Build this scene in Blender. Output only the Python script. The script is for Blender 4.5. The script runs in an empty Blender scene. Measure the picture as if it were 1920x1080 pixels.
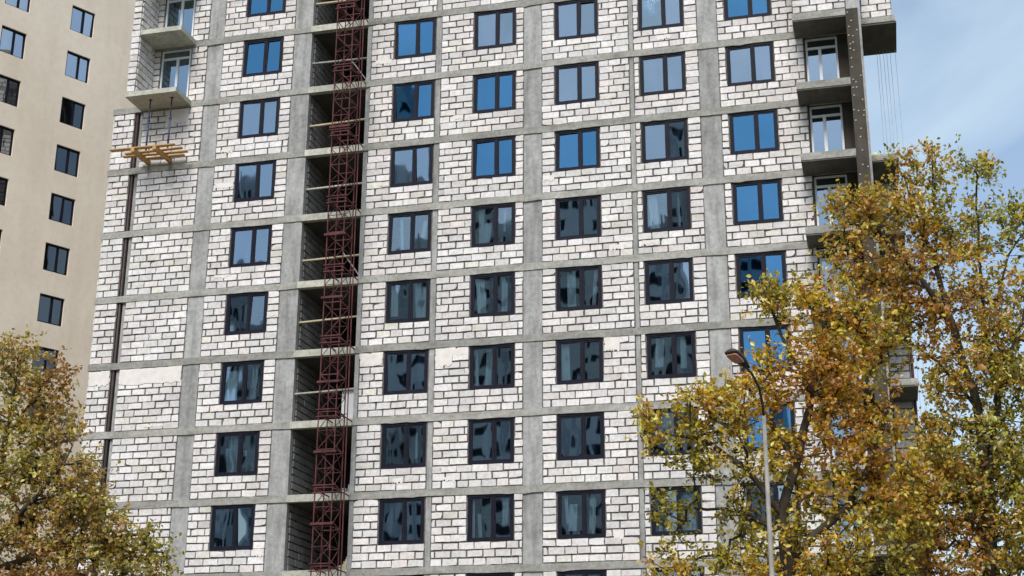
import bpy, math, random
import numpy as np
from mathutils import Matrix, Vector

random.seed(7)
RNG = np.random.default_rng(11)
S = bpy.context.scene
COL = S.collection

# ------------------------------------------------------------------ camera
cam_d = bpy.data.cameras.new('camera')
cam_d.lens = 2723.0 / 1920.0 * 36.0
cam_d.sensor_width = 36.0
cam_d.clip_end = 5000.0
cam = bpy.data.objects.new('camera', cam_d)
COL.objects.link(cam)
CAM_F, CAM_POS = 2723.0, np.array([14.47, -53.62, 1.62])
PIT, ROLL, YAW = math.radians(18.45), math.radians(-0.28), math.radians(14.44)
CR = Matrix.Rotation(YAW, 3, 'Z') @ Matrix.Rotation(PIT, 3, 'X') @ Matrix.Rotation(ROLL, 3, 'Y')
to_cam = Matrix(((1, 0, 0), (0, 0, -1), (0, 1, 0)))
cam.matrix_world = Matrix.Translation(Vector(CAM_POS)) @ (CR @ to_cam).to_4x4()
S.camera = cam
CRn = np.array(CR)


def at(u, v, y):
    """World point on the vertical plane Y=y seen at photograph pixel (u, v)."""
    d = CRn @ np.array([(u - 960) / CAM_F, 1.0, -(v - 540) / CAM_F])
    return CAM_POS + d * (y - CAM_POS[1]) / d[1]


def project(P):
    q = (np.asarray(P, float) - CAM_POS) @ CRn
    return 960 + CAM_F * q[..., 0] / q[..., 1], 540 - CAM_F * q[..., 2] / q[..., 1]


# ------------------------------------------------------------------ sky, sun, exposure
SUN_EL, SUN_AZ = math.radians(47), math.radians(181)      # azimuth clockwise from +Y (camera looks to +Y)
world = bpy.data.worlds.new('World')
S.world = world
world.use_nodes = True
wn, wl = world.node_tree.nodes, world.node_tree.links
wn.clear()
wout = wn.new('ShaderNodeOutputWorld')
wbg = wn.new('ShaderNodeBackground')
sky = wn.new('ShaderNodeTexSky')
sky.sky_type = 'NISHITA'
sky.sun_disc = False
sky.sun_elevation = SUN_EL
sky.sun_rotation = SUN_AZ
sky.altitude = 150
sky.air_density = 1.0
sky.dust_density = 1.5
sky.ozone_density = 1.0
tc = wn.new('ShaderNodeTexCoord')
mp = wn.new('ShaderNodeMapping')
mp.inputs['Scale'].default_value = (1.0, 1.0, 2.2)
mp.inputs['Location'].default_value = (3.1, 0.7, 0.4)
nz = wn.new('ShaderNodeTexNoise')
nz.inputs['Scale'].default_value = 3.4
nz.inputs['Detail'].default_value = 7
nz.inputs['Roughness'].default_value = 0.48
nz.inputs['Distortion'].default_value = 0.4
cr = wn.new('ShaderNodeValToRGB')
cr.color_ramp.elements[0].position = 0.43
cr.color_ramp.elements[0].color = (0.22, 0.22, 0.22, 1)
cr.color_ramp.elements[1].position = 0.64
cr.color_ramp.elements[1].color = (0.80, 0.80, 0.80, 1)
mx = wn.new('ShaderNodeMix')
mx.data_type = 'RGBA'
mx.inputs['B'].default_value = (3.9, 4.85, 5.5, 1)
wl.new(tc.outputs['Generated'], mp.inputs['Vector'])
wl.new(mp.outputs['Vector'], nz.inputs['Vector'])
wl.new(nz.outputs['Fac'], cr.inputs['Fac'])
wl.new(cr.outputs['Color'], mx.inputs['Factor'])
wl.new(sky.outputs['Color'], mx.inputs['A'])
wl.new(mx.outputs['Result'], wbg.inputs['Color'])
wbg.inputs['Strength'].default_value = 0.10
wl.new(wbg.outputs['Background'], wout.inputs['Surface'])

sun_d = bpy.data.lights.new('sun', 'SUN')
sun_d.energy = 2.0
sun_d.angle = math.radians(26)
sun_d.color = (1.0, 0.965, 0.925)
sun = bpy.data.objects.new('sun', sun_d)
COL.objects.link(sun)
sdir = Vector((math.sin(SUN_AZ) * math.cos(SUN_EL), math.cos(SUN_AZ) * math.cos(SUN_EL), math.sin(SUN_EL)))
sun.rotation_euler = sdir.to_track_quat('Z', 'Y').to_euler()
sun.location = (0, -60, 80)

S.view_settings.view_transform = 'Standard'
S.view_settings.look = 'None'
S.view_settings.gamma = 1.0
S.view_settings.use_curve_mapping = False
S.view_settings.exposure = 0.84
S.cycles.max_bounces = 8
S.cycles.transparent_max_bounces = 8


# ------------------------------------------------------------------ helpers
class MB:
    """Collects geometry for ONE mesh object."""

    def __init__(self):
        self.v, self.f, self.c = [], [], []

    def poly(self, pts, col=None):
        n = len(self.v)
        self.v += [tuple(p) for p in pts]
        self.f.append(tuple(range(n, n + len(pts))))
        self.c.append(col)

    def box(self, x0, x1, y0, y1, z0, z1, col=None, skip=''):
        n = len(self.v)
        self.v += [(x, y, z) for z in (z0, z1) for y in (y0, y1) for x in (x0, x1)]
        F = {'d': (0, 2, 3, 1), 'u': (4, 5, 7, 6), 'f': (0, 1, 5, 4), 'b': (2, 6, 7, 3), 'l': (0, 4, 6, 2), 'r': (1, 3, 7, 5)}
        for k, q in F.items():
            if k not in skip:
                self.f.append(tuple(n + i for i in q))
                self.c.append(col)

    def bar(self, a, b, w, h=None, col=None):
        """Square bar from a to b."""
        self.tube([a, b], [w * 0.7071, w * 0.7071], 4, col, (h / w if h else 1.0))

    def tube(self, pts, rad, n=8, col=None, squash=1.0, cap=True):
        pts = [Vector(p) for p in pts]
        start = len(self.v)
        for i, p in enumerate(pts):
            d = (pts[min(i + 1, len(pts) - 1)] - pts[max(i - 1, 0)]).normalized()
            ref = Vector((0, 0, 1)) if abs(d.z) < 0.95 else Vector((1, 0, 0))
            s = d.cross(ref).normalized()
            t = s.cross(d).normalized()
            for k in range(n):
                a = 2 * math.pi * (k + 0.5) / n
                q = p + s * math.cos(a) * rad[i] + t * math.sin(a) * rad[i] * squash
                self.v.append(tuple(q))
        for i in range(len(pts) - 1):
            for k in range(n):
                a, b = start + i * n + k, start + i * n + (k + 1) % n
                self.f.append((a, b, b + n, a + n))
                self.c.append(col)
        if cap:
            self.f.append(tuple(start + k for k in reversed(range(n))))
            self.f.append(tuple(start + (len(pts) - 1) * n + k for k in range(n)))
            self.c += [col, col]

    def mesh(self, name, mat, smooth=False):
        me = bpy.data.meshes.new(name)
        me.from_pydata(self.v, [], self.f)
        me.materials.append(mat)
        if any(c is not None for c in self.c):
            at_ = me.attributes.new('tint', 'FLOAT_COLOR', 'FACE')
            arr = np.array([(*(c if c is not None else (1, 1, 1)), 1.0) for c in self.c], dtype=np.float32)
            at_.data.foreach_set('color', arr.ravel())
        if smooth:
            me.shade_smooth()
        return me

    def build(self, name, mat, parent=None, smooth=False):
        return link(name, self.mesh(name, mat, smooth), parent)


def link(name, data, parent=None):
    o = bpy.data.objects.new(name, data)
    COL.objects.link(o)
    if parent is not None:
        o.parent = parent
    return o


def thing(name, label, cat, loc=(0, 0, 0), group=None):
    o = bpy.data.objects.new(name, None)
    COL.objects.link(o)
    o.location = loc
    o['label'] = label
    o['category'] = cat
    if group:
        o['group'] = group
    return o


def boxobj(name, mat, parent, *b):
    m = MB()
    m.box(*b)
    return m.build(name, mat, parent)


# ------------------------------------------------------------------ materials
def new_mat(name):
    m = bpy.data.materials.new(name)
    m.use_nodes = True
    n, l = m.node_tree.nodes, m.node_tree.links
    b = n['Principled BSDF']
    return m, n, l, b


def noise(n, l, scale, detail=6, rough=0.6, stretch=(1, 1, 1)):
    g = n.new('ShaderNodeNewGeometry')
    mp_ = n.new('ShaderNodeMapping')
    mp_.inputs['Scale'].default_value = stretch
    t = n.new('ShaderNodeTexNoise')
    t.inputs['Scale'].default_value = scale
    t.inputs['Detail'].default_value = detail
    t.inputs['Roughness'].default_value = rough
    l.new(g.outputs['Position'], mp_.inputs['Vector'])
    l.new(mp_.outputs['Vector'], t.inputs['Vector'])
    return t


def ramp(n, l, src, stops):
    r = n.new('ShaderNodeValToRGB')
    e = r.color_ramp.elements
    while len(e) < len(stops):
        e.new(0.5)
    for el, (p, c) in zip(e, stops):
        el.position = p
        el.color = (*c, 1)
    l.new(src, r.inputs['Fac'])
    return r


def mixc(n, l, a, b, fac, mode='MIX'):
    m = n.new('ShaderNodeMix')
    m.data_type = 'RGBA'
    m.blend_type = mode
    for s, k in ((a, 'A'), (b, 'B'), (fac, 'Factor')):
        if isinstance(s, (int, float)):
            m.inputs[k].default_value = s
        elif isinstance(s, tuple):
            m.inputs[k].default_value = (*s, 1)
        else:
            l.new(s, m.inputs[k])
    return m.outputs['Result']


def bump(n, l, b, src, strength, dist=0.02):
    bp = n.new('ShaderNodeBump')
    bp.inputs['Strength'].default_value = strength
    bp.inputs['Distance'].default_value = dist
    l.new(src, bp.inputs['Height'])
    l.new(bp.outputs['Normal'], b.inputs['Normal'])


def mat_rough(name, c0, c1, scale=2.0, rough=0.9, stretch=(1, 1, 1), streak=None, bmp=0.25, tint=False, fine=None):
    m, n, l, b = new_mat(name)
    t = noise(n, l, scale, 8, 0.65, stretch)
    col = ramp(n, l, t.outputs['Fac'], [(0.32, c0), (0.68, c1)]).outputs['Color']
    if streak:
        s = noise(n, l, streak[0], 5, 0.6, streak[1])
        sr = ramp(n, l, s.outputs['Fac'], [(0.42, (1, 1, 1)), (0.72, streak[2])])
        col = mixc(n, l, col, sr.outputs['Color'], 1.0, 'MULTIPLY')
    if fine:
        s2 = noise(n, l, fine[0], 3, 0.5)
        sr2 = ramp(n, l, s2.outputs['Fac'], [(0.35, fine[1]), (0.6, (1, 1, 1))])
        col = mixc(n, l, col, sr2.outputs['Color'], 1.0, 'MULTIPLY')
    if name in ('concrete', 'slab_concrete', 'pale_concrete'):
        oi = n.new('ShaderNodeObjectInfo')
        rr = ramp(n, l, oi.outputs['Random'], [(0.0, (0.82, 0.82, 0.81)), (1.0, (1.10, 1.10, 1.09))])
        col = mixc(n, l, col, rr.outputs['Color'], 1.0, 'MULTIPLY')
    if tint:
        a = n.new('ShaderNodeAttribute')
        a.attribute_name = 'tint'
        col = mixc(n, l, col, a.outputs['Color'], 1.0, 'MULTIPLY')
    l.new(col, b.inputs['Base Color'])
    b.inputs['Roughness'].default_value = rough
    b.inputs['Specular IOR Level'].default_value = 0.25
    if bmp:
        t2 = noise(n, l, scale * 9, 6, 0.7)
        bump(n, l, b, t2.outputs['Fac'], bmp)
    return m


M_block = mat_rough('aerated_block', (0.72, 0.69, 0.675), (0.84, 0.82, 0.81), 1.5, 0.95, tint=True, bmp=0.3, streak=(0.45, (1, 1, 0.7), (0.84, 0.82, 0.80)), fine=(7.0, (0.84, 0.825, 0.81)))
M_mortar = mat_rough('mortar', (0.085, 0.078, 0.072), (0.19, 0.175, 0.16), 3.0, 0.95)
M_smear = mat_rough('mortar_smear', (0.66, 0.60, 0.545), (0.78, 0.73, 0.69), 3.0, 0.95, bmp=0.4)
M_conc = mat_rough('concrete', (0.315, 0.312, 0.305), (0.45, 0.445, 0.435), 1.3, 0.9, streak=(2.2, (1.6, 1.6, 0.22), (0.62, 0.62, 0.60)), bmp=0.35, fine=(6.0, (0.82, 0.82, 0.81)))
M_slab = mat_rough('slab_concrete', (0.31, 0.30, 0.275), (0.45, 0.437, 0.405), 0.9, 0.9, streak=(1.1, (0.6, 0.6, 2.5), (0.66, 0.66, 0.64)), bmp=0.35, fine=(7.0, (0.78, 0.78, 0.76)))
M_beam = mat_rough('pale_concrete', (0.40, 0.39, 0.33), (0.58, 0.57, 0.50), 1.2, 0.9, fine=(7.0, (0.80, 0.79, 0.76)))
M_int = mat_rough('interior_plaster', (0.50, 0.50, 0.49), (0.62, 0.62, 0.60), 0.8, 0.95, bmp=0)
M_intblock = mat_rough('shaded_interior_block', (0.17, 0.167, 0.165), (0.25, 0.245, 0.24), 1.5, 0.95, tint=True, bmp=0)  # block colour lowered so the stairwell side reads as shaded
M_intmortar = mat_rough('shaded_interior_mortar', (0.035, 0.034, 0.034), (0.06, 0.058, 0.056), 1.5, 0.95, bmp=0)  # darker copy of the mortar, stairwell shade put into the colour
M_brown = mat_rough('insulation_board', (0.055, 0.047, 0.038), (0.088, 0.076, 0.062), 1.6, 0.95, streak=(1.8, (2.0, 2.0, 0.3), (0.72, 0.71, 0.68)), bmp=0.5)
M_soffit = mat_rough('soffit_board', (0.10, 0.09, 0.077), (0.155, 0.14, 0.12), 1.6, 0.95, streak=(1.8, (2.0, 0.3, 2.0), (0.75, 0.74, 0.71)), bmp=0.4)
M_dowel = mat_rough('dowel', (0.34, 0.32, 0.28), (0.46, 0.43, 0.38), 5, 0.7, bmp=0)
M_stucco = mat_rough('beige_stucco', (0.72, 0.615, 0.49), (0.80, 0.70, 0.575), 0.22, 0.95, streak=(0.5, (1.2, 1.2, 0.16), (0.90, 0.885, 0.87)), bmp=0.15, fine=(3.0, (0.955, 0.95, 0.945)))
M_timber = mat_rough('timber', (0.38, 0.21, 0.075), (0.58, 0.35, 0.14), 2.5, 0.8, stretch=(0.4, 3, 3))
M_plank = mat_rough('old_plank', (0.40, 0.33, 0.21), (0.55, 0.47, 0.33), 2.5, 0.85)
M_bark = mat_rough('bark', (0.035, 0.028, 0.020), (0.085, 0.068, 0.050), 7, 0.95, stretch=(1, 1, 0.3), bmp=0.8)
M_ground = mat_rough('ground', (0.07, 0.075, 0.045), (0.16, 0.15, 0.11), 0.15, 0.95, fine=(4.0, (0.6, 0.62, 0.55)))
M_pale_wall = mat_rough('pale_panel', (0.70, 0.69, 0.67), (0.80, 0.79, 0.77), 0.3, 0.9, bmp=0)
M_grey_wall = mat_rough('grey_panel', (0.42, 0.43, 0.45), (0.52, 0.53, 0.55), 0.3, 0.9, bmp=0)


def mat_plain(name, col, rough=0.5, metal=0.0, vary=0.25, scale=4.0, spec=0.4):
    m, n, l, b = new_mat(name)
    t = noise(n, l, scale, 5, 0.6)
    c0 = tuple(c * (1 - vary) for c in col)
    c1 = tuple(min(1, c * (1 + vary)) for c in col)
    r = ramp(n, l, t.outputs['Fac'], [(0.35, c0), (0.65, c1)])
    l.new(r.outputs['Color'], b.inputs['Base Color'])
    b.inputs['Roughness'].default_value = rough
    b.inputs['Metallic'].default_value = metal
    b.inputs['Specular IOR Level'].default_value = spec
    return m


M_frame = mat_plain('dark_frame', (0.010, 0.010, 0.019), 0.55, spec=0.12)
M_white = mat_plain('white_pvc', (0.72, 0.72, 0.72), 0.4, vary=0.06)
M_red = mat_plain('red_oxide_steel', (0.092, 0.026, 0.026), 0.8, vary=0.45, scale=2.5)
M_pipe = mat_plain('dark_pipe', (0.05, 0.028, 0.028), 0.6)
M_prop = mat_plain('prop_steel', (0.045, 0.05, 0.11), 0.55)
M_pole = mat_plain('galvanised_pole', (0.25, 0.232, 0.208), 0.6, vary=0.2)
M_lamp = mat_plain('lamp_housing', (0.05, 0.035, 0.035), 0.5)
M_rope = mat_plain('rope', (0.42, 0.44, 0.48), 0.9)


def mat_glass(name, wav=0.006, tintc=(0.30, 0.36, 0.42), base=0.34, gcol=(0.40, 0.74, 1.0)):
    m = bpy.data.materials.new(name)
    m.use_nodes = True
    n, l = m.node_tree.nodes, m.node_tree.links
    n.clear()
    out = n.new('ShaderNodeOutputMaterial')
    t = noise(n, l, 1.1, 1, 0.4, (1.0, 1.0, 0.5))
    bp = n.new('ShaderNodeBump')
    bp.inputs['Strength'].default_value = 1.0
    bp.inputs['Distance'].default_value = wav
    l.new(t.outputs['Fac'], bp.inputs['Height'])
    gl = n.new('ShaderNodeBsdfGlossy')
    gl.inputs['Roughness'].default_value = 0.02
    gl.inputs['Color'].default_value = (*gcol, 1)
    l.new(bp.outputs['Normal'], gl.inputs['Normal'])
    tr = n.new('ShaderNodeBsdfTransparent')
    tr.inputs['Color'].default_value = (*tintc, 1)
    fr = n.new('ShaderNodeFresnel')
    fr.inputs['IOR'].default_value = 1.5
    ad = n.new('ShaderNodeMath')
    ad.operation = 'ADD'
    ad.use_clamp = True
    ad.inputs[1].default_value = base
    l.new(fr.outputs['Fac'], ad.inputs[0])
    mx_ = n.new('ShaderNodeMixShader')
    l.new(ad.outputs['Value'], mx_.inputs['Fac'])
    l.new(tr.outputs['BSDF'], mx_.inputs[1])
    l.new(gl.outputs['BSDF'], mx_.inputs[2])
    l.new(mx_.outputs['Shader'], out.inputs['Surface'])
    return m


M_glass = mat_glass('coated_glass_sky_blue', base=0.27, gcol=(0.20, 0.58, 1.0), tintc=(0.16, 0.24, 0.34))  # deep blue of the reflected sky put into the gloss tint
M_glass_b = mat_glass('coated_glass_clear', wav=0.010, tintc=(0.78, 0.85, 0.88), base=0.13, gcol=(0.70, 0.88, 1.0))
M_glass_c = mat_glass('coated_glass_grey', wav=0.008, tintc=(0.46, 0.52, 0.56), base=0.26, gcol=(0.62, 0.82, 1.0))
M_film = mat_plain('window_film', (0.74, 0.77, 0.78), 0.5, vary=0.10, scale=1.5)
M_glass_far = mat_glass('far_glass', 0.004, base=0.07, gcol=(0.85, 0.93, 1.0), tintc=(0.35, 0.40, 0.46))
M_glass_far_top = mat_glass('far_glass_bright_sky', 0.004, base=0.62, gcol=(0.92, 0.97, 1.0))  # upper panes: raised reflectivity stands in for brighter sky reflections


def mat_lens():
    m, n, l, b = new_mat('lamp_lens')
    t = noise(n, l, 12, 3)
    r = ramp(n, l, t.outputs['Fac'], [(0.3, (0.58, 0.22, 0.15)), (0.7, (0.68, 0.32, 0.24))])
    l.new(r.outputs['Color'], b.inputs['Base Color'])
    b.inputs['Roughness'].default_value = 0.25
    return m


M_lens = mat_lens()


def mat_leaf():
    m = bpy.data.materials.new('leaf')
    m.use_nodes = True
    n, l = m.node_tree.nodes, m.node_tree.links
    n.clear()
    out = n.new('ShaderNodeOutputMaterial')
    a = n.new('ShaderNodeAttribute')
    a.attribute_name = 'tint'
    d = n.new('ShaderNodeBsdfDiffuse')
    g = n.new('ShaderNodeBsdfGlossy')
    g.inputs['Roughness'].default_value = 0.42
    g.inputs['Color'].default_value = (0.9, 0.9, 0.9, 1)
    tr = n.new('ShaderNodeBsdfTranslucent')
    l.new(a.outputs['Color'], d.inputs['Color'])
    hs = n.new('ShaderNodeHueSaturation')
    hs.inputs['Saturation'].default_value = 1.1
    hs.inputs['Value'].default_value = 1.25
    l.new(a.outputs['Color'], hs.inputs['Color'])
    l.new(hs.outputs['Color'], tr.inputs['Color'])
    m1 = n.new('ShaderNodeMixShader')
    m1.inputs['Fac'].default_value = 0.48
    l.new(d.outputs['BSDF'], m1.inputs[1])
    l.new(tr.outputs['BSDF'], m1.inputs[2])
    m2 = n.new('ShaderNodeMixShader')
    m2.inputs['Fac'].default_value = 0.05
    l.new(m1.outputs['Shader'], m2.inputs[1])
    l.new(g.outputs['BSDF'], m2.inputs[2])
    l.new(m2.outputs['Shader'], out.inputs['Surface'])
    return m


M_leaf = mat_leaf()

# ------------------------------------------------------------------ ground
g = MB()
N_ = 24
for i in range(N_):
    for j in range(N_):
        x0, x1 = -1500 + 3000 * i / N_, -1500 + 3000 * (i + 1) / N_
        y0, y1 = -1500 + 3000 * j / N_, -1500 + 3000 * (j + 1) / N_
        g.poly([(x0, y0, 0), (x1, y0, 0), (x1, y1, 0), (x0, y1, 0)])
go = g.build('ground', M_ground)
go['kind'] = 'structure'


# ------------------------------------------------------------------ unfinished block
def wall_mesh(m, x0, x1, z0, z1, yf, yb, holes, col=None):
    """Slab of wall between yf (front) and yb with rectangular openings."""
    xs = sorted({x0, x1, *[h[0] for h in holes], *[h[1] for h in holes]})
    zs = sorted({z0, z1, *[h[2] for h in holes], *[h[3] for h in holes]})

    def solid(i, j):
        if not (0 <= i < len(xs) - 1 and 0 <= j < len(zs) - 1):
            return False
        cx, cz = (xs[i] + xs[i + 1]) / 2, (zs[j] + zs[j + 1]) / 2
        return not any(h[0] < cx < h[1] and h[2] < cz < h[3] for h in holes)
    for i in range(len(xs) - 1):
        for j in range(len(zs) - 1):
            if not solid(i, j):
                continue
            a, b, c, d = xs[i], xs[i + 1], zs[j], zs[j + 1]
            m.poly([(a, yf, c), (b, yf, c), (b, yf, d), (a, yf, d)], col)
            m.poly([(a, yb, c), (a, yb, d), (b, yb, d), (b, yb, c)], col)
            if not solid(i - 1, j):
                m.poly([(a, yf, c), (a, yf, d), (a, yb, d), (a, yb, c)], col)
            if not solid(i + 1, j):
                m.poly([(b, yf, c), (b, yb, c), (b, yb, d), (b, yf, d)], col)
            if not solid(i, j - 1):
                m.poly([(a, yf, c), (a, yb, c), (b, yb, c), (b, yf, c)], col)
            if not solid(i, j + 1):
                m.poly([(a, yf, d), (b, yf, d), (b, yb, d), (a, yb, d)], col)


bld = thing('apartment_building', 'unfinished tall block of white masonry between bare grey concrete columns and slabs', 'building', (0, 0, 0))

SB, ST = -0.20, 0.08            # slab k spans 3k+SB .. 3k+ST
DEPTH = 13.0
WIN = {'A': (-11.81, -9.95), 'B': (-4.67, -2.82), 'C': (-1.07, 0.76), 'D': (2.48, 4.32), 'E': (6.06, 7.93), 'F': (9.63, 11.52)}
PANELS = [(-18.0, -16.95, None), (-16.56, -13.60, None), (-12.85, -9.40, 'A'), (-5.74, -2.77, 'B'), (-2.54, 1.13, 'C'),
          (1.90, 5.63, 'D'), (5.81, 8.49, 'E'), (9.30, 12.74, 'F')]
COLUMNS = [(-16.73, -16.56, 0.10), (-13.60, -12.85, 0.03), (-9.40, -8.56, 0.025), (-5.94, -5.74, 0.03), (-2.77, -2.54, 0.025),
           (1.13, 1.90, 0.03), (5.63, 5.81, 0.025), (8.49, 9.30, 0.03)]
TOPK = 16
WINROWS = range(3, 13)          # storeys whose windows the photograph shows

for k in range(1, TOPK + 1):
    m = MB()
    xl = -18.05 if k <= 10 else -16.68
    m.box(xl, 15.0, 0.046, DEPTH, 3 * k + SB, 3 * k + ST)
    m.build('floor_slab', M_slab, bld)
for x0, x1, yf in COLUMNS:
    top = 3 * 10 + SB if x1 < -16 else 3 * TOPK
    for k in range(0, TOPK):
        if 3 * k + 2.9 <= top + 0.2 or k < 2:
            yj = yf + random.uniform(-0.012, 0.012)
            zt_ = min(3 * (k + 1) + SB + 0.004, top)
            boxobj('column', M_conc, bld, x0 + random.uniform(0.001, 0.012), x1 - random.uniform(0.001, 0.012), yj, 0.30 if x0 == -9.40 else 0.62, 3 * k + ST - 0.004 if k else 0, zt_)
for k in range(1, 14):            # cast edge of every slab: slightly wavy line, spalls and drips
    m = MB()
    xl = -18.05 if k <= 10 else -16.68
    n = 110
    xs_ = [xl + (15.0 - xl) * i / n for i in range(n + 1)]
    wav = [0.010 * math.sin(x * 0.9 + k) + 0.006 * math.sin(x * 2.3 + 2 * k) for x in xs_]
    top_ = [3 * k + ST + w_ + random.uniform(-0.010, 0.010) for w_ in wav]
    bot_ = [3 * k + SB + w_ + random.uniform(-0.012, 0.006) - (0.03 if random.random() < 0.05 else 0) for w_ in wav]
    yf_ = [-0.02 + random.uniform(-0.010, 0.010) for _ in xs_]
    for i in range(n):
        a, b = xs_[i], xs_[i + 1]
        m.poly([(a, yf_[i], bot_[i]), (b, yf_[i + 1], bot_[i + 1]), (b, yf_[i + 1], top_[i + 1]), (a, yf_[i], top_[i])])
        m.poly([(a, yf_[i], top_[i]), (b, yf_[i + 1], top_[i + 1]), (b, 0.045, top_[i + 1]), (a, 0.045, top_[i])])
        m.poly([(a, yf_[i], bot_[i]), (a, 0.045, bot_[i]), (b, 0.045, bot_[i + 1]), (b, yf_[i + 1], bot_[i + 1])])
    m.poly([(xl, yf_[0], bot_[0]), (xl, yf_[0], top_[0]), (xl, 0.045, top_[0]), (xl, 0.045, bot_[0])])
    m.poly([(15.0, yf_[n], bot_[n]), (15.0, 0.045, bot_[n]), (15.0, 0.045, top_[n]), (15.0, yf_[n], top_[n])])
    m.build('slab_edge', M_slab, bld)
# pale edge beams across the open stairwell bay
for k in range(3, TOPK + 1):
    boxobj('edge_beam', M_beam, bld, -8.60, -5.90, -0.05, 0.22, 3 * k + SB - 0.004, 3 * k + ST + 0.004)
# joint between the wings: dark slot with a pipe in it
boxobj('slot_lining', M_mortar, bld, -16.95, -16.73, 0.28, 0.45, 0, 29.8)
m = MB()
m.tube([(-16.86, 0.10, 0), (-16.86, 0.10, 29.78)], [0.06, 0.06], 10)
m.build('downpipe', M_pipe, bld, True)

# blocks, course by course
bricks = []                      # (x0,x1,z0,z1,yfront,tint)


def tint():
    r = random.random()
    v = random.uniform(0.80, 1.06)
    if r < 0.10:
        return (v * 1.0, v * 0.955, v * 0.93)
    if r < 0.16:
        return (v * 0.97, v * 0.97, v * 0.90)
    if r < 0.22:
        return (v * 0.90, v * 0.90, v * 0.90)
    return (v, v * random.uniform(0.985, 1.0), v * random.uniform(0.97, 1.0))


def lay(x0, x1, z0, z1, hole=None, y=0.0, pitch=0.632, sink=None, base=0.302):
    n = max(1, round((z1 - z0) / base))
    ch = (z1 - z0) / n
    ph = random.random() * 0.3
    for c in range(n):
        a, b = z0 + c * ch, z0 + (c + 1) * ch
        spans = [(x0, x1)]
        if hole and b > hole[2] + 0.08 and a < hole[3]:
            spans = [(x0, hole[0] - 0.02), (hole[1] + 0.02, x1)]
        elif hole and b > hole[2]:
            b = hole[2] - 0.01
        for s, e in spans:
            if e - s < 0.05:
                continue
            L = e - s
            cuts = [s]
            if L > 0.78:
                p = s + (ph if c % 2 else ph + pitch * 0.5) % pitch + random.uniform(-0.03, 0.03)
                while p < e - 0.14:
                    if p - cuts[-1] > 0.16:
                        cuts.append(p)
                    p += pitch * random.choice((1, 1, 1, 1, 1, 0.99, 1.01, 0.78))
            cuts.append(e)
            for i in range(len(cuts) - 1):
                gx, gz = random.choice((0.010, 0.026, 0.030, 0.034, 0.040)), random.uniform(0.018, 0.040)
                xa, xb = cuts[i] + gx, cuts[i + 1] - gx
                if xb - xa < 0.05:
                    continue
                (bricks if sink is None else sink).append((xa, xb, a + gz, b - gz, y + random.uniform(-0.008, 0.008), tint()))


infill = []
for (x0, x1, w) in PANELS:
    m = MB()
    for k in range(1, TOPK + 1):
        if x0 < -17 and k > 10:
            continue
        z0, z1 = 3 * (k - 1) + ST, 3 * k + SB
        holes = []
        if w and k in WINROWS:
            holes = [(WIN[w][0], WIN[w][1], 3 * k + SB - 1.81, z1)]
        if x0 == -16.56 and k > 10:
            holes = [(-15.90, -14.42, z0, z1)]
        xb = x1
        if w == 'F' and k >= 11:
            xb = 12.40
        wall_mesh(m, x0, xb, z0, z1, 0.055, 0.32, holes)
        if 3 <= k <= 13:
            lay(x0 + 0.004, xb - 0.004, z0 + 0.004, z1 - 0.006, holes[0] if holes else None)
    m.build('infill_wall', M_mortar, bld)


def brick_geo(m, b, origin=(0, 0, 0), face='y', back=0.062):
    x0, x1, z0, z1, y, t = b
    j = lambda s: random.uniform(-s, s)
    J = 0.008
    if random.random() < 0.14:
        J = 0.018
    pts = [(x0 + j(J), z0 + j(J)), ((x0 + x1) / 2 + j(0.05), z0 + j(J * .8)), (x1 + j(J), z0 + j(J)), (x1 + j(J * .8), (z0 + z1) / 2),
           (x1 + j(J), z1 + j(J)), ((x0 + x1) / 2 + j(0.05), z1 + j(J * .8)), (x0 + j(J), z1 + j(J)), (x0 + j(J * .8), (z0 + z1) / 2)]
    if random.random() < 0.07:                       # knocked-off corner
        ci_ = random.choice((0, 2, 4, 6))
        px, pz = pts[ci_]
        pts[ci_] = (px + (0.06 if ci_ in (0, 6) else -0.06) * random.random(), pz + (0.05 if ci_ in (0, 2) else -0.05) * random.random())
    f = [(px - origin[0], y - origin[1], pz - origin[2]) for px, pz in pts]
    bk = [(px - origin[0], back - origin[1], pz - origin[2]) for px, pz in pts]
    n = len(m.v)
    m.v += f + bk
    m.f.append(tuple(range(n, n + 8)))
    m.c.append(t)
    for i in range(8):
        k = (i + 1) % 8
        m.f.append((n + k, n + i, n + 8 + i, n + 8 + k))
        m.c.append(t)


def shown(b):
    """Projected size of a block in the photograph; 0 where trees or the frame hide it."""
    u, v = project([[b[0], 0, b[2]], [b[1], 0, b[3]]])
    if u.min() < 4 or u.max() > 1900 or v.min() < 4 or v.max() > 1070:
        return 0
    uc, vc = u.mean(), v.mean()
    if uc > 1170 and vc > 700 or uc > 1400 and vc > 480 or uc < 330 and vc > 880 or uc < 200 and vc > 750:
        return 0
    return abs(u[1] - u[0]) * abs(v[1] - v[0])


order = sorted(range(len(bricks)), key=lambda i: -shown(bricks[i]))
single = set(order[:300])
rest = MB()
for i, b in enumerate(bricks):
    if i in single:
        m = MB()
        o = ((b[0] + b[1]) / 2, 0.0, b[2])
        brick_geo(m, b, o)
        ob = m.build('brick', M_block, bld)
        ob.location = o
    else:
        brick_geo(rest, b)
ro = rest.build('blockwork', M_block, bld)
ro['kind'] = 'stuff'

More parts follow.
